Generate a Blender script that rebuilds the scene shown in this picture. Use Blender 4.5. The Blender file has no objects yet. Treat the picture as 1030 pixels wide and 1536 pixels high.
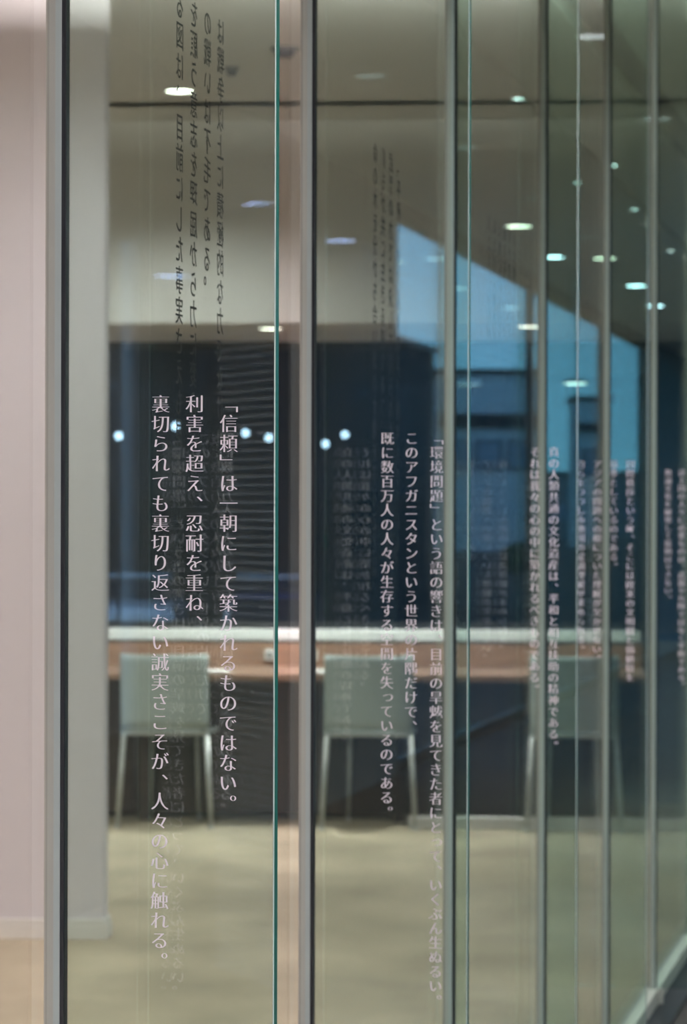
import bpy, bmesh, math, random
from mathutils import Matrix, Vector
random.seed(4)
SC = bpy.context.scene
COL = SC.collection

# ------------------------------------------------------------ camera, world, exposure
EYE = 1.42
FPX = 4480.0
cam_d = bpy.data.cameras.new('camera')
cam = bpy.data.objects.new('camera', cam_d); COL.objects.link(cam)
cam_d.sensor_fit = 'VERTICAL'; cam_d.sensor_height = 36.0; cam_d.sensor_width = 24.0
cam_d.lens = FPX * 36.0 / 1536.0
cam_d.shift_y = 10.0 / 1536.0
cam_d.clip_start = 0.05; cam_d.clip_end = 300
cam.location = (0, 0, EYE)
cam.rotation_euler = (Matrix.Rotation(math.radians(90), 4, 'X') @ Matrix.Rotation(math.radians(0.14), 4, 'Z')).to_euler()
cam_d.dof.use_dof = True
cam_d.dof.focus_distance = 2.98
cam_d.dof.aperture_fstop = 13.0
SC.camera = cam
SC.cycles.transparent_max_bounces = 48
SC.cycles.max_bounces = 12
SC.cycles.sample_clamp_indirect = 4.0

W = bpy.data.worlds.new('dusk_sky'); SC.world = W; W.use_nodes = True
nt = W.node_tree; nt.nodes.clear()
wo = nt.nodes.new('ShaderNodeOutputWorld'); bg = nt.nodes.new('ShaderNodeBackground')
tc = nt.nodes.new('ShaderNodeTexCoord'); sx = nt.nodes.new('ShaderNodeSeparateXYZ')
rp = nt.nodes.new('ShaderNodeValToRGB')
nt.links.new(tc.outputs['Generated'], sx.inputs[0]); nt.links.new(sx.outputs['Z'], rp.inputs[0])
nt.links.new(rp.outputs[0], bg.inputs[0]); nt.links.new(bg.outputs[0], wo.inputs[0])
e = rp.color_ramp.elements
e[0].position = 0.0; e[0].color = (0.34, 0.75, 1.30, 1)
e[1].position = 0.6; e[1].color = (0.12, 0.26, 0.60, 1)
n_ = rp.color_ramp.elements.new(0.1); n_.color = (0.30, 0.60, 1.12, 1)
bg.inputs[1].default_value = 2.5

SC.view_settings.view_transform = 'Standard'
SC.view_settings.look = 'None'
SC.view_settings.exposure = 0.0
SC.view_settings.gamma = 1.0
SC.view_settings.use_curve_mapping = False

# ------------------------------------------------------------ layout
TH = math.atan(938.0 / FPX)               # the glass wall runs 11.8 degrees off the view direction
CT, ST = math.cos(TH), math.sin(TH)
W0 = Vector((-0.2895, 3.0, 0))
PITCH = 1.14 / CT                         # post spacing along the glass wall
GL = Matrix.Translation(W0) @ Matrix.Rotation(-TH, 4, 'Z')      # local x: out into the corridor, y: along the wall
YAW = math.radians(-3.5)
BK = Matrix.Translation((0, 14, 0)) @ Matrix.Rotation(YAW, 4, 'Z')  # local frame of the far end of the room (y = 0 at 14 m)
I4 = Matrix.Identity(4)
CEIL = 3.23; CZ = 3.2

# ------------------------------------------------------------ materials
def mat(name, col, rough=0.5, metal=0.0, spec=0.5, noise=None, bump=None, coat=0.0):
    m = bpy.data.materials.new(name); m.use_nodes = True
    t = m.node_tree; b = t.nodes['Principled BSDF']
    b.inputs['Base Color'].default_value = (*col, 1); b.inputs['Roughness'].default_value = rough
    b.inputs['Metallic'].default_value = metal; b.inputs['Specular IOR Level'].default_value = spec
    b.inputs['Coat Weight'].default_value = coat
    if noise:
        scale, amt, stretch = noise
        tcn = t.nodes.new('ShaderNodeTexCoord'); mp = t.nodes.new('ShaderNodeMapping')
        mp.inputs['Scale'].default_value = stretch
        nz = t.nodes.new('ShaderNodeTexNoise'); nz.inputs['Scale'].default_value = scale; nz.inputs['Detail'].default_value = 6
        cr = t.nodes.new('ShaderNodeValToRGB')
        cr.color_ramp.elements[0].position = 0.3; cr.color_ramp.elements[1].position = 0.7
        cr.color_ramp.elements[0].color = (*[max(0, c * (1 - amt)) for c in col], 1)
        cr.color_ramp.elements[1].color = (*[min(1, c * (1 + amt)) for c in col], 1)
        t.links.new(tcn.outputs['Object'], mp.inputs[0]); t.links.new(mp.outputs[0], nz.inputs['Vector'])
        t.links.new(nz.outputs['Fac'], cr.inputs[0]); t.links.new(cr.outputs[0], b.inputs['Base Color'])
        if bump:
            bp = t.nodes.new('ShaderNodeBump'); bp.inputs['Strength'].default_value = bump; bp.inputs['Distance'].default_value = 0.01
            t.links.new(nz.outputs['Fac'], bp.inputs['Height']); t.links.new(bp.outputs[0], b.inputs['Normal'])
    return m

def emit(name, col, s):
    m = bpy.data.materials.new(name); m.use_nodes = True; t = m.node_tree; t.nodes.clear()
    o = t.nodes.new('ShaderNodeOutputMaterial'); em = t.nodes.new('ShaderNodeEmission')
    em.inputs[0].default_value = (*col, 1); em.inputs[1].default_value = s
    t.links.new(em.outputs[0], o.inputs[0]); return m

def glass(name, tint, r0=0.036, rmax=1.0, rough=0.0, gtint=(1, 1, 1)):
    """thin architectural glass face: tinted see-through mixed with a Schlick mirror reflection"""
    m = bpy.data.materials.new(name); m.use_nodes = True; t = m.node_tree; t.nodes.clear()
    N = t.nodes.new; L = t.links.new
    o = N('ShaderNodeOutputMaterial'); mx = N('ShaderNodeMixShader')
    tr = N('ShaderNodeBsdfTransparent'); tr.inputs[0].default_value = (*tint, 1)
    gl = N('ShaderNodeBsdfGlossy'); gl.inputs['Color'].default_value = (*gtint, 1); gl.inputs['Roughness'].default_value = rough
    ge = N('ShaderNodeNewGeometry'); dt = N('ShaderNodeVectorMath'); dt.operation = 'DOT_PRODUCT'
    L(ge.outputs['Incoming'], dt.inputs[0]); L(ge.outputs['Normal'], dt.inputs[1])
    def math_(op, a, b):
        q = N('ShaderNodeMath'); q.operation = op
        for i, v in enumerate((a, b)):
            if v is None: continue
            if isinstance(v, (int, float)): q.inputs[i].default_value = v
            else: L(v, q.inputs[i])
        return q.outputs[0]
    c = math_('ABSOLUTE', dt.outputs['Value'], None)
    k = math_('POWER', math_('SUBTRACT', 1.0, c), 5.0)
    f = math_('ADD', math_('MULTIPLY', k, rmax - r0), r0)
    L(f, mx.inputs[0]); L(tr.outputs[0], mx.inputs[1]); L(gl.outputs[0], mx.inputs[2]); L(mx.outputs[0], o.inputs[0])
    return m

M = dict(
    pane=glass('clear_partition_glass', (0.985, 0.985, 0.98), 0.034, 0.85),
    fin=glass('green_tinted_fin_glass', (0.855, 0.935, 0.905), 0.04, 1.0),
    edge=mat('green_glass_edge', (0.0, 0.13, 0.10), 0.25, spec=0.4),
    arris=mat('ground_glass_arris', (0.50, 0.60, 0.57), 0.6),
    alu=mat('brushed_aluminium', (0.42, 0.48, 0.48), 0.45, 0.2),
    alu_pale=mat('pale_aluminium', (0.60, 0.58, 0.54), 0.4, 0.3),
    silicone=mat('pale_silicone', (0.45, 0.45, 0.42), 0.6),
    gasket=mat('black_gasket', (0.012, 0.014, 0.02), 0.45),
    letter=mat('white_vinyl_lettering', (0.80, 0.75, 0.82), 0.7),
    black=mat('black_vinyl_lettering', (0.006, 0.007, 0.008), 0.6),
    carpet=mat('beige_carpet', (0.46, 0.39, 0.285), 0.95, spec=0.1, noise=(1.6, 0.28, (1, 0.8, 1)), bump=0.3),
    cfloor=mat('dark_stone_floor', (0.055, 0.05, 0.05), 0.8, spec=0.12, noise=(9, 0.2, (1, 1, 1))),
    ceiling=mat('warm_white_ceiling', (0.85, 0.82, 0.79), 0.9),
    cceil=mat('grey_corridor_ceiling', (0.30, 0.31, 0.30), 0.9),
    wallw=mat('off_white_wall', (0.82, 0.79, 0.75), 0.9),
    colw=mat('white_painted_column', (0.76, 0.72, 0.76), 0.8),
    dark=mat('dark_corridor_wall', (0.10, 0.10, 0.10), 0.8),
    base=mat('white_skirting', (0.83, 0.80, 0.76), 0.6),
    sill=mat('white_sill_board', (0.90, 0.90, 0.86), 0.5),
    wood=mat('warm_brown_wood', (0.30, 0.175, 0.115), 0.45, noise=(6, 0.25, (1, 8, 8))),
    panel=mat('dark_brown_modesty_panel', (0.035, 0.022, 0.018), 0.55, noise=(3, 0.4, (8, 1, 0.6))),
    nightglass=glass('dark_tinted_window_glass', (0.38, 0.41, 0.46), 0.025, 1.0),
    frame=mat('black_window_frame', (0.012, 0.012, 0.014), 0.4),
    shell=mat('pale_green_grey_plastic', (0.45, 0.51, 0.50), 0.45),
    chrome=mat('satin_steel_leg', (0.72, 0.74, 0.72), 0.35, 0.4),
    groove=mat('shadow_gap', (0.10, 0.10, 0.12), 0.9),
    socket=mat('white_plastic_socket', (0.85, 0.84, 0.80), 0.4),
    paper=mat('white_paper', (0.9, 0.9, 0.88), 0.7),
    ring=mat('white_lamp_ring', (0.75, 0.74, 0.70), 0.4),
    ring2=mat('grey_plastic', (0.2, 0.2, 0.2), 0.5),
    lamp_warm=emit('warm_lamp_disc', (1.0, 0.93, 0.80), 14),
    lamp_cool=emit('cool_lamp_disc', (0.86, 0.94, 1.0), 22),
    lamp_sky=emit('pale_blue_lamp_disc', (0.62, 0.82, 1.0), 26),
    lamp_blue=emit('blue_lamp_disc', (0.40, 0.55, 1.0), 26),
    lamp_far=emit('standin_lamp_disc', (0.75, 0.90, 1.0), 40),
    ground=mat('dark_paving', (0.008, 0.010, 0.010), 0.9),
    hedge=mat('dark_hedge_leaves', (0.055, 0.07, 0.012), 0.9, noise=(3, 0.7, (1, 1, 1))),
    bld=mat('grey_blue_concrete', (0.13, 0.15, 0.17), 0.8),
    bld_pale=mat('pale_facade', (0.92, 0.88, 0.92), 0.8),
    winblue=mat('dull_window_glass', (0.35, 0.40, 0.50), 0.2),
    bld2=mat('blue_grey_facade', (0.22, 0.26, 0.28), 0.8),
    bld_dark=mat('dark_cladding', (0.012, 0.013, 0.014), 0.8),
    slat=mat('white_blind_slat', (0.75, 0.78, 0.85), 0.5),
    carw=mat('white_car_paint', (0.75, 0.78, 0.80), 0.25, coat=0.5),
    carb=mat('blue_car_paint', (0.02, 0.12, 0.42), 0.25, coat=0.5),
    tyre=mat('black_rubber', (0.01, 0.01, 0.01), 0.8),
    grille=mat('dark_ceiling_slot', (0.02, 0.022, 0.025), 0.6),
)

# ------------------------------------------------------------ helpers
def tag(o, label=None, cat=None, group=None, kind=None):
    if label: o['label'] = label
    if cat: o['category'] = cat
    if group: o['group'] = group
    if kind: o['kind'] = kind
    return o

def empty(name, mtx, label, cat, group=None):
    o = bpy.data.objects.new(name, None); COL.objects.link(o); o.matrix_world = mtx
    o.empty_display_size = 0.1
    return tag(o, label, cat, group)

class MB:
    def __init__(s): s.bm = bmesh.new()
    def box(s, x0, x1, y0, y1, z0, z1, bev=0.0):
        g = bmesh.ops.create_cube(s.bm, size=1.0)
        bmesh.ops.transform(s.bm, verts=g['verts'], matrix=Matrix.Translation(((x0+x1)/2, (y0+y1)/2, (z0+z1)/2)) @ Matrix.Diagonal((x1-x0, y1-y0, z1-z0, 1)))
        if bev:
            ed = list({e for v in g['verts'] for e in v.link_edges})
            bmesh.ops.bevel(s.bm, geom=ed, offset=bev, segments=2, affect='EDGES', profile=0.5)
        return s
    def tube(s, a, b, r0, r1=None, n=12):
        a, b = Vector(a), Vector(b); r1 = r0 if r1 is None else r1
        d = b - a
        m = Matrix.Translation((a + b) / 2) @ d.to_track_quat('Z', 'Y').to_matrix().to_4x4()
        bmesh.ops.create_cone(s.bm, cap_ends=True, segments=n, radius1=r0, radius2=r1, depth=d.length, matrix=m)
        return s
    def prism(s, pts, z0, z1):
        vb = [s.bm.verts.new((x, y, z0)) for x, y in pts]; vt = [s.bm.verts.new((x, y, z1)) for x, y in pts]
        n = len(pts)
        s.bm.faces.new(vb[::-1]); s.bm.faces.new(vt)
        for i in range(n): s.bm.faces.new((vb[i], vb[(i+1) % n], vt[(i+1) % n], vt[i]))
        return s
    def grid(s, fn, nu, nv, thick=None):
        vs = [[s.bm.verts.new(fn(i / nu, j / nv)) for j in range(nv + 1)] for i in range(nu + 1)]
        for i in range(nu):
            for j in range(nv): s.bm.faces.new((vs[i][j], vs[i+1][j], vs[i+1][j+1], vs[i][j+1]))
        return s
    def build(s, name, m, parent=None, mtx=None, smooth=False, kind=None):
        bmesh.ops.recalc_face_normals(s.bm, faces=s.bm.faces)
        me = bpy.data.meshes.new(name); s.bm.to_mesh(me); s.bm.free()
        me.materials.append(m)
        if smooth:
            for p in me.polygons: p.use_smooth = True
        o = bpy.data.objects.new(name, me); COL.objects.link(o)
        if parent is not None: o.parent = parent
        if mtx is not None: o.matrix_local = mtx
        if kind: o['kind'] = kind
        return o

def struct(name, mb, m, mtx=None, parent=None):
    o = mb.build(name, m, parent, mtx)
    if parent is None: o['kind'] = 'structure'
    return o

def copy_tree(o, parent=None):
    c = o.copy(); COL.objects.link(c)
    if parent is not None: c.parent = parent
    for ch in list(o.children): copy_tree(ch, c)
    return c

# ------------------------------------------------------------ lettering
GLYPH = {}
SMALL = 'っゃゅょァィゥェォッャュョ'
def glyph(ch, dy, dx):
    key = (ch, dy, dx)
    if key in GLYPH: return GLYPH[key]
    c = bpy.data.curves.new('glyph', 'FONT'); c.body = ch
    o = bpy.data.objects.new('glyph', c); COL.objects.link(o)
    dg = bpy.context.evaluated_depsgraph_get(); dg.update()
    ev = o.evaluated_get(dg); k = ev.to_curve(dg)
    polys = []
    for s in k.splines:
        P = s.bezier_points; n = len(P); pts = []
        for i in range(n):
            a, b = P[i], P[(i + 1) % n]
            p0, p1, p2, p3 = a.co.xy, a.handle_right.xy, b.handle_left.xy, b.co.xy
            pts.append(p0.copy())
            ch_ = (p3 - p0)
            if ch_.length < 1e-6: continue
            dev = max(abs((p1 - p0).cross(ch_)), abs((p2 - p0).cross(ch_))) / ch_.length
            if dev > 0.004:
                for q in ((0.33, 0.67) if dev < 0.05 else (0.2, 0.4, 0.6, 0.8)):
                    r = 1 - q
                    pts.append(p0*r**3 + p1*3*r*r*q + p2*3*r*q*q + p3*q**3)
        cl = []
        for p in pts:
            if not cl or (p - cl[-1]).length > 1e-4: cl.append(p)
        if len(cl) > 2: polys.append(cl)
    ev.to_curve_clear(); bpy.data.objects.remove(o); bpy.data.curves.remove(c)
    if ch in '「」':
        polys = [[Vector((0.5 + (p.y - 0.38), 0.38 - (p.x - 0.5))) for p in pl] for pl in polys]
    elif ch in '、。':
        polys = [[Vector((p.x + 0.58, p.y + 0.52)) for p in pl] for pl in polys]
    elif ch in SMALL:
        polys = [[Vector((p.x + 0.08, p.y + 0.08)) for p in pl] for pl in polys]
    # thin the horizontal strokes and keep the upright ones, as a book face does
    big = max(polys, key=lambda pl: max(p.x for p in pl) - min(p.x for p in pl)) if polys else []
    out = []
    area = sum(big[i].cross(big[(i + 1) % len(big)]) for i in range(len(big))) if big else 1
    sgn = 1 if area > 0 else -1
    for pl in polys:
        n = len(pl); q = []
        for i in range(n):
            e0 = (pl[i] - pl[i-1]).normalized(); e1 = (pl[(i+1) % n] - pl[i]).normalized()
            nn = Vector((e0.y + e1.y, -(e0.x + e1.x))) * sgn
            if nn.length > 1e-6: nn.normalize()
            f = lambda v: max(-1, min(1, v * 1.4))
            q.append(Vector((pl[i].x + dx * f(nn.x), pl[i].y - dy * f(nn.y))))
        out.append(q)
    GLYPH[key] = out
    return out

def text_column(text, size, pitch, m, parent, mtx, name='text_column', dy=0.017, dx=0.014):
    """one upright column of writing: local x right, local y up, first character centred at the origin"""
    cu = bpy.data.curves.new('column', 'CURVE'); cu.dimensions = '2D'; cu.fill_mode = 'BOTH'
    for i, ch in enumerate(text):
        if ch == '　': continue
        for pl in glyph(ch, dy, dx):
            sp = cu.splines.new('POLY'); sp.points.add(len(pl) - 1)
            for p, v in zip(sp.points, pl):
                p.co = ((v.x - 0.5) * size, (v.y - 0.38) * size - i * pitch, 0, 1)
            sp.use_cyclic_u = True
    t = bpy.data.objects.new('column', cu); COL.objects.link(t)
    dg = bpy.context.evaluated_depsgraph_get(); dg.update()
    me = bpy.data.meshes.new_from_object(t.evaluated_get(dg))
    bpy.data.objects.remove(t); bpy.data.curves.remove(cu)
    me.name = name; me.materials.clear(); me.materials.append(m)
    o = bpy.data.objects.new(name, me); COL.objects.link(o)
    o.parent = parent; o.matrix_local = mtx
    return o

# ------------------------------------------------------------ room shell
XL = -8.0
def wallx(y): return W0.x + (y - 3.0) * ST / CT
f = MB(); f.prism([(XL, -12.5), (wallx(-12.5), -12.5), (wallx(17), 17), (XL, 17)], -0.12, 0.0)
struct('floor', f, M['carpet'])
f = MB(); f.box(0.02, 2.25, -16, 34, -0.12, 0.0); struct('floor', f, M['cfloor'], GL)
f = MB(); f.prism([(XL, -12.5), (wallx(-12.5), -12.5), (wallx(12.98), 12.98), (XL, 12.98 + (XL - wallx(12.98)) * math.tan(YAW))], CEIL, CEIL + 0.1)
struct('ceiling', f, M['ceiling'])
f = MB(); f.box(XL, 1.68, -1.06, -0.42, CEIL, CEIL + 0.1)
o = struct('ceiling', f, M['ceiling'], BK)
f = MB(); f.box(XL, 1.62, -1.20, -1.05, CEIL + 0.03, CEIL + 0.1); struct('trim_1', f, M['groove'], BK)
f = MB(); f.box(XL - 0.1, XL, -11.7, 17, 0, CEIL); struct('wall_left', f, M['wallw'])
bdir = Vector((0.743, 0.669, 0)); bc_ = Vector((-6.62, -10.5, 0))
BM_ = Matrix.Translation(bc_) @ Matrix.Rotation(math.atan2(bdir.y, bdir.x), 4, 'Z')
f = MB(); f.box(-2.6, 5.2, -0.16, -0.04, 0, CEIL)
struct('wall_near', f, M['wallw'], BM_)
# far end: bulkhead over the window, the window band and the wall below it
f = MB(); f.prism([(XL, -0.42), (1.80, -0.42), (2.22, 1.1), (XL, 1.1)], 2.31, CEIL + 0.1); struct('wall_back', f, M['wallw'], BK)
f = MB(); f.box(XL, 2.15, 1.0, 1.1, 0, 0.81); struct('wall_back', f, M['dark'], BK)
win = MB().box(XL, 2.15, 1.02, 1.06, 0.86, 0.90).box(XL, 2.15, 1.02, 1.06, 2.27, 2.31)
w = struct('window_1', win, M['frame'], BK)
for x0 in (-5.6, -3.2, 2.1):
    MB().box(x0, x0 + 0.05, 1.0, 1.08, 0.86, 2.31).build('mullion', M['frame'], w)
xs = [XL, -5.6, -3.2, 2.1]
for a, b in zip(xs[:-1], xs[1:]):
    MB().box(a + 0.03, b - 0.01, 1.035, 1.045, 0.89, 2.28).build('pane', M['nightglass'], w)
f = MB(); f.box(XL, 1.42, 0.84, 1.02, 0.812, 0.866, 0.006); struct('trim_2', f, M['sill'], BK)
f = MB(); f.box(0.32, 1.85, -0.30, -0.26, 0.0, 0.055, 0.004); struct('baseboard_back', f, M['base'], BK)

# corridor shell (in the glass wall's own frame)
f = MB(); f.box(0.0, 0.35, -16, 34, CZ, CZ + 0.1).box(0.50, 0.90, -16, 34, CZ, CZ + 0.1).box(0.93, 2.3, -16, 34, CZ, CZ + 0.1)
struct('ceiling', f, M['cceil'], GL)
f = MB(); f.box(0.35, 0.50, -16, 34, CZ + 0.06, CZ + 0.1).box(0.90, 0.93, -16, 34, CZ + 0.04, CZ + 0.1); struct('trim_3', f, M['grille'], GL)
f = MB(); f.box(2.2, 2.4, -16, 13.4, 0, CZ).box(2.2, 2.4, 13.4, 27.5, 3.16, CZ).box(2.2, 2.4, 27.5, 34, 0, CZ); struct('wall_right', f, M['dark'], GL)
f = MB(); f.box(0.0, 2.2, 34, 34.1, 0, CZ); struct('wall_end', f, M['dark'], GL)
f = MB(); f.box(0.0, 2.2, -16.1, -16, 0, CZ); struct('wall_start', f, M['dark'], GL)
f = MB()
f.box(2.24, 2.28, 13.4, 27.5, 0.0, 0.06).box(2.24, 2.28, 13.4, 27.5, 3.13, 3.16)
cw = struct('window_2', f, M['frame'], GL)
ys = [13.4, 18.85, 23.2, 27.5]
for y in ys: MB().box(2.235, 2.285, y - 0.02, y + 0.02, 0.0, 3.16).build('mullion', M['frame'], cw)
for a, b in zip(ys[:-1], ys[1:]):
    MB().box(2.262, 2.270, a + 0.03, b - 0.03, 0.06, 3.13).build('pane', M['pane'], cw)

# base channel of the glass wall
f = MB(); f.box(-0.028, 0.016, -10, 12, 0.0, 0.052, 0.003); bc = struct('trim_4', f, M['alu_pale'], GL)
MB().box(0.017, 0.085, -10, 12, 0.001, 0.010).build('gasket', M['gasket'], bc)

# ------------------------------------------------------------ glass wall: panes, posts, fins
BLACK = [
    ['る図は、目前にした事実さえも見ようとせず、', 'を願う意志を理屈から力に変え、守ってきた。', 'の戦いは不毛である。', 'は戦争以上に積極的な力でなければならぬ。'],
    ['命の水を分かち合い緑の大地を守ることは、', '誰もが共に生きる道であり、', '武器の力では決して得られぬ。', '「平和」は、人々の手で耕すものである。'],
    ['天と人と自然が和して生きることを、', '私たちは現地の人々から学んだ。', '大地に根を張る暮らしが、', '国の礎となるのである。', '水が流れ麦が実る。', '人は帰ってくる。'],
    ['川を見つめ石を積む日々の中に、', '希望は静かに育ってゆく。', '恩恵を忘れず、', '共に汗を流すのである。'],
]
n0, n1 = -2, 8
for n in range(n0, n1 + 1):
    s0 = n * PITCH
    p = MB().box(-0.008, 0.0, s0 + 0.0035, s0 + PITCH - 0.0035, 0.05, CZ)
    pane = p.build('window_%d' % (n + 6), M['pane'], None, GL); pane['kind'] = 'structure'
    if 0 <= n < 4:
        cols = BLACK[n]; st = [0.512, 0.525, 0.49, 0.50][n]
        for k, tx in enumerate(cols):
            mt = Matrix(((0, 0, 1, -0.0088), (-1, 0, 0, s0 + st + k * 0.065), (0, 1, 0, 1.990 + (0.032 if n == 0 else 0)), (0, 0, 0, 1)))
            text_column(tx, 0.0352, 0.0358, M['black'], pane, mt, dy=-0.004, dx=0.022)

post = None
for n in range(n0 + 1, n1 + 1):
    s0 = n * PITCH
    po = MB().box(0.0, 0.0065, s0 - 0.003, s0 + 0.003, 0.05, CZ).build('trim_%d' % (n + 6), M['alu'], None, GL)
    po['kind'] = 'structure'
    MB().box(-0.0098, -0.0085, s0 - 0.003, s0 + 0.004, 0.05, CZ).build('inner_cap', M['alu_pale'], po)
    MB().box(-0.0085, -0.0, s0 - 0.003, s0 + 0.003, 0.05, CZ).build('joint_seal', M['silicone'], po)
    MB().box(0.0065, 0.0105, s0 - 0.002, s0 + 0.0115, 0.05, CZ).build('gasket', M['gasket'], po)

WHITE = {
    0: (1.534, [(0.1715, '「信頼」は一朝にして築かれるものではない。'),
                (0.1365, '利害を超え、忍耐を重ね、'),
                (0.1015, '裏切られても裏切り返さない誠実さこそが、人々の心に触れる。')]),
    1: (1.531, [(0.1745, '「環境問題」という語の響きは、目前の旱魃を見てきた者にとって、いくぶん生ぬるい。'),
                (0.1395, 'このアフガニスタンという世界の片隅だけで、'),
                (0.1055, '既に数百万人の人々が生存する空間を失っているのである。')]),
    2: (1.538, [(0.1770, '真の人類共通の文化遺産は、平和と相互扶助の精神である。'),
                (0.1435, 'それは我々の心の中に築かれるべきものである。')]),
    3: (1.538, [(0.1820, '国際秩序という時、そこには欧米の文明観と価値観を'),
                (0.1465, '基準としているのである。'),
                (0.1110, 'アジアの問題への根についた理解が欠かせない。'),
                (0.0755, '自らをつつしみ他国の協調理解が求められる。')]),
    4: (1.538, [(0.1820, '途上国の人々に必要なのは、武器や兵隊ではなく平和である。'),
                (0.1480, '無論文化を破壊して援助はできない。')]),
    5: (1.538, [(0.1770, '水が善人と悪人とを区別しないように、恵みは等しく注ぐ。'),
                (0.1420, '人は自然と共に生かされている。')]),
}
LAB = {
    0: 'clear upright glass fin nearest the viewer, sharp white three-column text on trust',
    1: 'second upright glass fin, slightly blurred white three-column text on environmental problems',
    2: 'third upright glass fin back, blurred white text in two columns over the blue reflection',
    3: 'fourth upright glass fin, small blurred white text in four columns over the blue reflection',
    4: 'fifth upright glass fin at the right edge with two small text columns on dark green',
    5: 'sixth upright glass fin, at the far right behind the fifth fin',
}
FW = 0.2266
def make_fin(n):
    s0 = n * PITCH
    root = empty('glass_fin', GL @ Matrix.Translation((0, s0, 0)), LAB[n], 'glass panel', 'upright text fins along the glass wall')
    MB().box(0.0108, FW - 0.0014, 0.0, 0.015, 0.055, CZ).build('glass_sheet', M['fin'], root)
    MB().box(FW - 0.0013, FW, 0.0010, 0.0145, 0.055, CZ).build('polished_edge', M['edge'], root)
    a = MB(); a.prism([(FW - 0.0012, -0.0001), (FW, 0.0009), (FW - 0.0010, 0.0009)], 0.055, CZ)
    a.build('ground_arris', M['arris'], root)
    return root
for n in range(0, 6):
    r = make_fin(n)
    z0, cols = WHITE[n]
    for wx, tx in cols:
        mt = Matrix(((1, 0, 0, wx + 0.008), (0, 0, 1, -0.0005), (0, 1, 0, z0), (0, 0, 0, 1)))
        text_column(tx, 0.0192, 0.0198, M['letter'], r, mt)
    b = MB().box(0.0165, 0.03, -0.003, 0.018, 0.0, 0.054, 0.002)
    b.build('foot_bracket', M['alu_pale'], r)

# ------------------------------------------------------------ column at the left
CM = Matrix.Translation((-0.806, 10.07, 0)) @ Matrix.Rotation(YAW, 4, 'Z')
c = MB().box(-1.3, 0.0, 0.0, 0.10, 0.0, CEIL); col = struct('wall_column', c, M['colw'], CM)
c = MB().box(-1.3, 0.014, -0.014, 0.114, 0.0, 0.046, 0.002).box(-1.3, 0.010, -0.010, 0.11, 0.046, 0.068, 0.003)
struct('baseboard_column', c, M['base'], CM)

# ------------------------------------------------------------ counter along the window
ct = empty('counter_table', BK @ Matrix.Translation((0, 0, 0)), 'long brown wooden counter table under the white window sill, dark front panel', 'table')
MB().box(-4.6, 1.42, -0.20, 0.62, 0.668, 0.70, 0.004).build('tabletop', M['wood'], ct)
MB().box(-4.6, 1.42, 0.60, 0.64, 0.70, 0.81, 0.003).build('back_panel', M['wood'], ct)
for i in range(5):
    x0 = -4.58 + i * 1.2
    MB().box(x0, x0 + 1.19, 0.06, 0.09, 0.03, 0.667, 0.003).build('modesty_panel', M['panel'], ct)
for x in (-4.56, -3.36, -2.16, -0.96, 0.24, 1.36):
    MB().box(x, x + 0.05, 0.0, 0.058, 0.0, 0.667, 0.003).build('leg', M['panel'], ct)
for x in (-0.395, -0.187):
    s = empty('power_socket', BK @ Matrix.Translation((x, 0.60, 0.752)), ('white square power socket on the brown panel above the table, left of the grey post' if x < -0.3 else 'white square power socket just behind the grey post of the second fin'), 'socket')
    MB().box(-0.026, 0.026, -0.018, 0.0, -0.028, 0.028, 0.006).build('plate', M['socket'], s)
    MB().box(-0.012, 0.012, -0.020, -0.0175, -0.014, 0.014, 0.003).build('insert', M['groove'], s)
for x, lab in ((-0.575, 'white sheets of paper on the table right of the left chair'), (-0.10, 'white sheets of paper on the table beside the middle chair')):
    s = empty('paper_stack', BK @ Matrix.Translation((x, -0.1, 0.7005)), lab, 'paper')
    for k in range(3):
        MB().box(-0.05, 0.05, -0.07, 0.07, k * 0.004, k * 0.004 + 0.0032).build('sheet', M['paper'], s, Matrix.Rotation(0.05 * (k - 1), 4, 'Z'))

# ------------------------------------------------------------ chairs
def make_chair():
    r = empty('chair', BK, '', 'chair', 'pale chairs at the counter table')
    hw = 0.203
    def back(u, v):
        x = (u - 0.5) * 2 * hw; z = 0.455 + v * 0.345
        cv = 0.035 * (1 - (2*u - 1)**2)
        y = -0.20 - 0.03 * v - cv
        z -= 0.006 * (1 - (2*u-1)**2) if v > 0.9 else 0
        return Vector((x, y, z))
    b = MB().grid(back, 12, 8); o = b.build('backrest', M['shell'], r, None, True)
    md = o.modifiers.new('thickness', 'SOLIDIFY'); md.thickness = 0.012
    def seat(u, v):
        x = (u - 0.5) * 2 * (hw + 0.004); y = -0.20 + v * 0.40
        return Vector((x, y, 0.452 - 0.012 * math.sin(math.pi * v) + (0.0 if v < 0.85 else -0.02 * (v - 0.85) / 0.15)))
    b = MB().grid(seat, 10, 10); o = b.build('seat', M['shell'], r, None, True)
    md = o.modifiers.new('thickness', 'SOLIDIFY'); md.thickness = 0.012
    for sx_ in (-1, 1):
        MB().tube((sx_ * 0.190, -0.19, 0.435), (sx_ * 0.216, -0.215, 0.006), 0.013, 0.011).tube((sx_*0.216, -0.215, 0.0), (sx_*0.216, -0.215, 0.012), 0.014).build('leg', M['chrome'], r, None, True)
        MB().tube((sx_ * 0.105, 0.17, 0.435), (sx_ * 0.115, 0.20, 0.006), 0.010, 0.009).tube((sx_*0.115, 0.20, 0.0), (sx_*0.115, 0.20, 0.012), 0.012).build('leg', M['chrome'], r, None, True)
    MB().tube((-0.19, -0.19, 0.432), (0.19, -0.19, 0.432), 0.009).tube((-0.105, 0.17, 0.432), (0.105, 0.17, 0.432), 0.009).tube((-0.105, 0.17, 0.432), (-0.19, -0.19, 0.432), 0.008).tube((0.105, 0.17, 0.432), (0.19, -0.19, 0.432), 0.008).build('seat_frame', M['chrome'], r)
    return r
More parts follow.
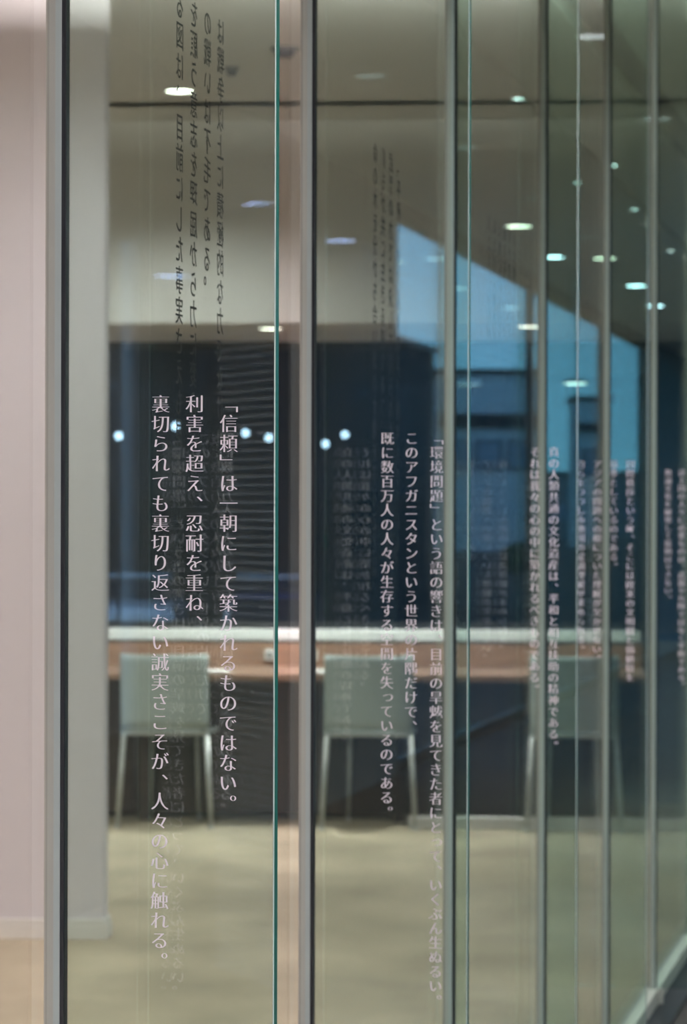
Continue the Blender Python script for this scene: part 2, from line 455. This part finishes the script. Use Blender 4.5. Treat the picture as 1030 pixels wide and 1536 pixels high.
ch0 = make_chair()
CH = [(-0.795, 'pale grey-green chair with steel legs, leftmost of the three at the counter'),
      (0.140, 'pale grey-green chair, middle of the three, behind the second text fin'),
      (1.075, 'pale grey-green chair, rightmost of the three, behind the third and fourth fins')]
for i, (x, lab) in enumerate(CH):
    c = ch0 if i == 0 else copy_tree(ch0)
    c.matrix_world = BK @ Matrix.Translation((x, -0.16, 0)); c['label'] = lab

# ------------------------------------------------------------ ceiling lights
def downlight(mtx, r, label, group, lampm, power=0, size=1.6, color=(1, 0.945, 0.95), blend=0.6):
    e_ = empty('downlight', mtx, label, 'ceiling light', group)
    b = MB()
    n = 24
    bm = b.bm
    rings = [(r * 1.18, 0.0), (r * 1.18, -0.006), (r * 1.02, -0.006), (r, 0.0)]
    vs = [[bm.verts.new((rr * math.cos(2*math.pi*k/n), rr * math.sin(2*math.pi*k/n), z)) for k in range(n)] for rr, z in rings]
    for i in range(3):
        for k in range(n): bm.faces.new((vs[i][k], vs[i][(k+1) % n], vs[i+1][(k+1) % n], vs[i+1][k]))
    b.build('trim_ring', M['ring'], e_)
    MB().tube((0, 0, -0.0035), (0, 0, -0.0005), r * 0.99, None, 24).build('lens', lampm, e_)
    if power:
        ld = bpy.data.lights.new('lamp', 'SPOT'); ld.energy = power; ld.spot_size = size; ld.spot_blend = blend
        ld.color = color; ld.shadow_soft_size = r
        lo = bpy.data.objects.new('lamp', ld); COL.objects.link(lo); lo.parent = e_; lo.location = (0, 0, -0.012)
    return e_

def room_pt(px, py, z):
    D = (z - EYE) * FPX / (778 - py)
    return Matrix.Translation(((px - 515) / FPX * D, D, z))
def corr_pt(px, py, z):
    """corridor lamp seen mirrored in the glass wall -> its true place"""
    off = (z - EYE) * (1453 - px) / (778 - py)
    D = off * FPX / (1453 - px)
    wv = (off - 0.909) * CT
    s = (D - 3.0 - wv * ST) / CT
    return GL @ Matrix.Translation((wv, s, z))

downlight(room_pt(268, 136, CEIL), 0.058, 'round bright downlight in the room ceiling, upper left above the dark mirrored text', 'room ceiling downlights', M['lamp_warm'], 140, 2.4)
downlight(room_pt(405, 492, 2.31) , 0.055, 'round warm downlight under the bulkhead behind the first green glass edge', 'bulkhead downlights', M['lamp_warm'], 320, 2.6)
downlight(room_pt(793, 488, 2.31), 0.055, 'round warm downlight under the bulkhead behind the third fin', 'bulkhead downlights', M['lamp_warm'], 320, 2.6)
for x, y in ((-3.1, 12.2), (-0.1, 8.7), (-4.4, 9.0), (-3.6, 6.0), (-2.0, 3.6), (-4.5, 3.0), (-3.0, 0), (-5.5, -3), (-3.0, -5)):
    downlight(Matrix.Translation((x, y, CEIL)), 0.058, 'round downlight in the room ceiling above the picture', 'room downlights out of view', M['lamp_warm'], (200 if x > -1 else 290) if y > 5 else 130, 2.9)
for px, py in ((780, 338), (830, 384), (908, 386), (955, 427), (983, 457)):
    lb = {780: 'small oval corridor ceiling light mirrored above the blue window, leftmost of the row', 830: 'bluish corridor ceiling light mirrored just right of the fourth post',
          908: 'warm corridor ceiling light mirrored left of the fifth post', 955: 'bluish corridor ceiling light mirrored near the right edge', 983: 'bluish corridor ceiling light mirrored behind the sixth post'}[px]
    downlight(corr_pt(px, py, CZ), 0.075, lb, 'corridor ceiling lights', M['lamp_warm'] if px in (780, 908) else M['lamp_sky'], 6, 1.8, (0.9, 0.95, 1))
for px, py in ((780, 146), (868, 272), (922, 246), (953, 312), (1007, 374)):
    lb = {780: 'tiny mirrored ceiling spot, highest and leftmost', 868: 'tiny mirrored ceiling spot below and right of the highest one', 922: 'tiny mirrored ceiling spot beside the fifth post, high up',
          953: 'tiny mirrored ceiling spot left of the sixth post', 1007: 'tiny mirrored ceiling spot right of the sixth post, lowest'}[px]
    downlight(corr_pt(px, py, CZ), 0.022, lb, 'small corridor ceiling spots', M['lamp_cool'])
for w_, s_ in ((1.45, -4.2), (1.45, -2.4), (1.45, -0.6), (1.5, 1.6), (1.5, 4.2), (1.5, 6.8)):  # unseen corridor lights added to brighten the lettering and the posts
    downlight(GL @ Matrix.Translation((w_, s_, CZ)), 0.06, 'round unseen corridor ceiling light added to brighten the lettering and posts', 'added corridor lights out of view', M['lamp_cool'], 235 if s_ < 1 else 330, 2.5, (1.0, 0.93, 0.96))

# ------------------------------------------------------------ louvred blind at the near end of the room
BL = Matrix.Translation((-0.79, 1.5, 0)) @ Matrix.Rotation(math.atan2(bdir.y, bdir.x), 4, 'Z')
bl = empty('window_blind', BL, 'pale narrow-slatted blind whose stripes are mirrored in the first glass fin', 'blind')
slat0 = MB().box(-0.13, 0.26, -0.0045, 0.0045, -0.0006, 0.0006)
slat0 = slat0.build('slat', M['slat'], bl, Matrix.Translation((0, 0, 0.72)) @ Matrix.Rotation(math.radians(-55), 4, 'X'))
for k in range(1, 175):
    c = slat0.copy(); COL.objects.link(c)
    c.matrix_local = Matrix.Translation((0, 0, 0.72 + k * 0.0132)) @ Matrix.Rotation(math.radians(-55), 4, 'X')
for x in (-0.1, 0.22):
    MB().tube((x, 0, 0.7), (x, 0, 3.05), 0.0008, None, 6).build('ladder_cord', M['ring'], bl)
MB().box(-0.135, 0.265, -0.012, 0.012, 3.04, 3.07).build('headrail', M['alu'], bl)
MB().tube((0.06, 0, 3.07), (0.06, 0, CEIL), 0.004).build('bracket', M['alu'], bl)
downlight(Matrix.Translation((-1.02, 1.88, CEIL)), 0.06, 'cool unseen downlight added to light the slats of the pale blind', 'lights by the blind', M['lamp_cool'], 14000, 0.98, (0.75, 0.85, 1.0), 0.2)  # unseen spot put in to brighten the slats of the blind
for x, y in ((0.45, 9.1), (-3.4, 9.0)):  # unseen uplights put in to brighten the room ceiling
    e_ = empty('added_uplight', Matrix.Translation((x, y, 3.02)), 'slim suspended uplight added to brighten the ceiling, just out of view', 'ceiling light', 'added uplights out of view')
    MB().box(-0.6, 0.6, -0.03, 0.03, 0.0, 0.03).build('housing', M['ring'], e_)
    MB().box(-0.58, 0.58, -0.025, 0.025, 0.031, 0.036).build('diffuser', M['lamp_warm'], e_)
    for q in (-0.5, 0.5): MB().tube((q, 0, 0.03), (q, 0, CEIL - 3.02), 0.003).build('rod', M['alu'], e_)
    ld = bpy.data.lights.new('lamp', 'AREA'); ld.shape = 'RECTANGLE'; ld.size = 1.16; ld.size_y = 0.05; ld.energy = 900 if x > 0 else 200; ld.color = (1, 0.93, 0.88)
    lo = bpy.data.objects.new('lamp', ld); COL.objects.link(lo); lo.parent = e_; lo.matrix_local = Matrix.Translation((0, 0, 0.04)) @ Matrix.Rotation(math.pi, 4, 'X')
downlight(Matrix.Translation((-6.15, -9.85, CEIL)), 0.10, 'cool blue downlight deep in the room, mirrored blue-white among the stripes of the first fin', 'lights by the blind', M['lamp_blue'], 30, 2.3, (0.8, 0.9, 1))

def pendant(mtx, r, label, lampm, drop, col=(0.85, 0.93, 1.0)):
    e_ = downlight(mtx, r, label, None, lampm)
    e_.name = 'pendant_lamp'; e_['category'] = 'lamp'
    MB().tube((0, 0, 0.0), (0, 0, 0.03), r * 1.18, r * 0.9, 24).build('housing', M['ring'], e_)
    MB().tube((0, 0, 0.03), (0, 0, drop), 0.006).build('rod', M['alu'], e_)
    return e_
pendant(Matrix.Translation((-6.52, -9.5, 2.80)), 0.10, 'cool pendant lamp mirrored as a pale sparkle left of the dark text', M['lamp_blue'], 0.43)
pendant(corr_pt(865, 574, 2.4), 0.085, 'cyan-white pendant lamp mirrored in the middle of the blue window', M['lamp_cool'], 0.8)
def detector(px, py, label, k, name):
    e_ = empty(name, room_pt(px, py, CEIL), label, 'ceiling fitting')
    MB().tube((0, 0, -0.012), (0, 0, 0), 0.05 * k, 0.06 * k, 24).build('base', M['ring2'], e_)
    MB().tube((0, 0, -0.035), (0, 0, -0.012), 0.03 * k, 0.042 * k, 24).build('sensor', M['groove'], e_)
detector(346, 101, 'small grey smoke detector on the ceiling right of the mirrored dark text', 0.55, 'smoke_detector')
detector(425, 72, 'wider dark ceiling vent disc just right of the first green edge', 1.0, 'ceiling_vent')

# ------------------------------------------------------------ outdoors
f = MB().box(-60, 60, 17.4, 100, -1.5, -1.3); struct('floor', f, M['ground'])
f = MB().box(2.6, 500, -20, 600, -0.3, -0.2); struct('floor', f, M['ground'], GL)

def mir(px, D):
    """frame of something seen mirrored in the glass wall at this bearing and distance"""
    p = GL.inverted() @ Vector(((px - 515) / FPX * D, D, 0)); p.x = -p.x
    return Matrix.Translation(GL @ p) @ Matrix.Rotation(-2 * TH, 4, 'Z')

def building(mtx, w, d, h, wall, bands, label, wins, z0=-0.25, wm=None):
    r = empty('building', mtx, label, 'building')
    MB().box(-w / 2, w / 2, 0, d, z0, h).build('wall', wall, r)
    MB().box(-w / 2 - 0.2, w / 2 + 0.2, -0.3, d + 0.2, h, h + 0.25).build('roof', M['bld_dark'], r)
    for a, b in bands: MB().box(-w / 2, w / 2, -0.35, 0.0, a, b).build('balcony_band', M['bld_dark'], r)
    for (x0, x1, a, b) in wins:
        wn = MB().box(x0, x1, -0.12, 0.05, a, b).build('window', M['frame'], r)
        MB().box(x0 + 0.08, x1 - 0.08, -0.14, -0.11, a + 0.08, b - 0.08).build('pane', wm or M['winblue'], wn)
    return r
building(mir(731, 150), 5.1, 8, 8.7, M['bld_pale'], [(6.0, 6.7)], 'pale blue-grey building with a dark band, mirrored between the third and fourth posts',
         [(x, x + 1.3, 3.9, 5.4) for x in (-2.3, -0.7, 0.9)] )
building(mir(888, 170), 1.9, 5, 8.2, M['bld_pale'], [(6.4, 6.9)], 'narrow pale tower mirrored behind the fourth fin text', [(-0.6, 0.6, 3.9, 5.4)])
building(mir(690, 260), 14, 6, 4.6, M['bld'], [], 'low dark blue-grey building along the mirrored horizon', [(x, x + 3, 1.5, 3.4) for x in (-6, -2, 2)])
building(mir(890, 240), 9, 6, 5.0, M['bld2'], [], 'low blue-grey building on the mirrored horizon right of the fourth post', [(x, x + 1.6, 1.2, 2.8) for x in (-4, -1, 2)])
b_ = empty('building', GL @ Matrix.Translation((9, 40, 0)), 'black windowless block mirrored behind the second text fin', 'building')
MB().box(0, 3, 0, 12.8, -0.25, 4.55).build('wall', M['bld_dark'], b_)
MB().box(-0.1, 3.1, -0.1, 12.9, 4.55, 4.65).build('roof', M['frame'], b_)
building(Matrix.Translation((-14, 72, -1.3)), 50, 8, 22, M['bld_dark'], [], 'dark building added across the yard to block the sky behind the tinted windows', [(x, x + 2.6, 3.2, 6.0) for x in range(-22, 22, 5)], 0.0, M['frame'])  # dark mass added to shut out the sky behind the window

def shrub(mtx, r_, label):
    e_ = empty('shrub', mtx, label, 'shrub', 'shrubs seen mirrored at the horizon')
    b = MB(); bmesh.ops.create_icosphere(b.bm, subdivisions=3, radius=r_)
    for v in b.bm.verts: v.co = v.co * random.uniform(0.82, 1.12); v.co.z = v.co.z * 0.9 + r_ * 0.9 + 0.12
    b.build('foliage', M['hedge'], e_)
    MB().tube((0, 0, -0.2), (0, 0, r_), 0.04).build('stem', M['bld_dark'], e_)
shrub(mir(778, 70), 0.42, 'yellow-green shrub mirrored left of the fourth post'); shrub(mir(893, 70), 0.42, 'yellow-green shrub mirrored left of the fifth post')

def car(px, D, zr, m, label):
    r = empty('car', Matrix.Translation(((px - 515) / FPX * D, D, -1.3)), label, 'car', 'cars parked in the yard')
    h = zr + 1.3
    def ring(y, w_, z0, z1, k=0.16):
        return [(-w_ + k, z1), (w_ - k, z1), (w_, z1 - k), (w_, z0), (-w_, z0), (-w_, z1 - k)]
    def loft(secs, name, m_, par):
        b = MB(); vs = [[b.bm.verts.new((x, y, z)) for x, z in ring(y, w_, z0, z1, k)] for (y, w_, z0, z1, k) in secs]
        for i in range(len(vs) - 1):
            for j in range(6): b.bm.faces.new((vs[i][j], vs[i][(j+1) % 6], vs[i+1][(j+1) % 6], vs[i+1][j]))
        b.bm.faces.new(vs[0]); b.bm.faces.new(vs[-1][::-1])
        return b.build(name, m_, par)
    loft([(-2.1, 0.75, 0.3, h * 0.50, 0.1), (-1.95, 0.85, 0.25, h * 0.58, 0.12), (-0.9, 0.88, 0.22, h * 0.66, 0.12), (1.7, 0.88, 0.22, h * 0.66, 0.12), (2.1, 0.80, 0.3, h * 0.6, 0.1)], 'body', m, r)
    loft([(-0.95, 0.76, h * 0.64, h * 0.68, 0.02), (-0.3, 0.68, h * 0.64, h * 0.965, 0.05), (1.2, 0.68, h * 0.64, h * 0.965, 0.05), (1.9, 0.74, h * 0.64, h * 0.68, 0.02)], 'window_glass', M['frame'], r)
    loft([(-0.35, 0.64, h * 0.955, h * 0.985, 0.02), (0.2, 0.66, h * 0.955, h, 0.03), (1.2, 0.64, h * 0.955, h * 0.985, 0.02)], 'roof', m, r)
    for x in (-0.8, 0.8):
        for y in (-1.3, 1.35): MB().tube((x - 0.1, y, 0.31), (x + 0.1, y, 0.31), 0.31, None, 18).build('wheel', M['tyre'], r)
car(405, 60, 0.30, M['carw'], 'white car with its roof showing above the sill, at the first green glass edge')
car(210, 62, 0.28, M['carw'], 'white car seen through the dark window behind the left text column')
car(415, 47, 0.24, M['carb'], 'blue car parked nearer, low behind the sill')

def standin_lamp(px, py, D, label):  # lamps outside stand in for light points reflected in the dark window
    z = EYE + (778 - py) * D / FPX + 1.3
    r = empty('standin_lamp', Matrix.Translation(((px - 515) / FPX * D, D, -1.3)), label, 'lamp', 'stand-in lamps for lights mirrored in the dark window')
    MB().tube((0, 0.05, 0), (0, 0.05, z + 0.12), 0.03, 0.02).build('pole', M['frame'], r)
    MB().tube((0, 0.05, z + 0.14), (0, -0.06, z + 0.14), 0.02).build('arm', M['frame'], r)
    b = MB(); bmesh.ops.create_uvsphere(b.bm, u_segments=16, v_segments=10, radius=0.055, matrix=Matrix.Translation((0, -0.06, z)))
    b.build('globe', M['lamp_far'], r)
for px, py, lb in ((178, 655, 'leftmost small blue-white lamp standing in for a mirrored light'), (263, 640, 'small stand-in lamp between the two left text columns'), (368, 650, 'small blue-white stand-in lamp just right of the first fin text'),
                   (403, 657, 'small blue-white stand-in lamp at the first green glass edge'), (488, 666, 'small stand-in lamp just right of the second post'), (517, 652, 'small brighter stand-in lamp left of the second fin text')):
    standin_lamp(px, py, 52 + (px % 7) * 0.5, lb)

e_ = empty('added_floodlight', Matrix.Translation((-2.0, 42.0, -1.3)), 'tall unseen yard light added to brighten the parked cars, above the view', 'lamp')  # unseen lamp on a pole, put in to brighten the parked cars
MB().tube((0, 0, 0), (0, 0, 9.6), 0.08, 0.05).build('pole', M['frame'], e_)
MB().box(-0.25, 0.25, -0.1, 0.2, 9.6, 9.9, 0.02).build('housing', M['frame'], e_)
ld = bpy.data.lights.new('lamp', 'SPOT'); ld.energy = 30000; ld.spot_size = 0.42; ld.spot_blend = 0.5; ld.color = (0.85, 0.93, 1); ld.shadow_soft_size = 0.15
lo = bpy.data.objects.new('lamp', ld); COL.objects.link(lo); lo.parent = e_
lo.matrix_local = Matrix.Translation((0, 0.3, 9.6)) @ (Vector((-0.3, 17.6, -9.4))).to_track_quat('-Z', 'Y').to_matrix().to_4x4()
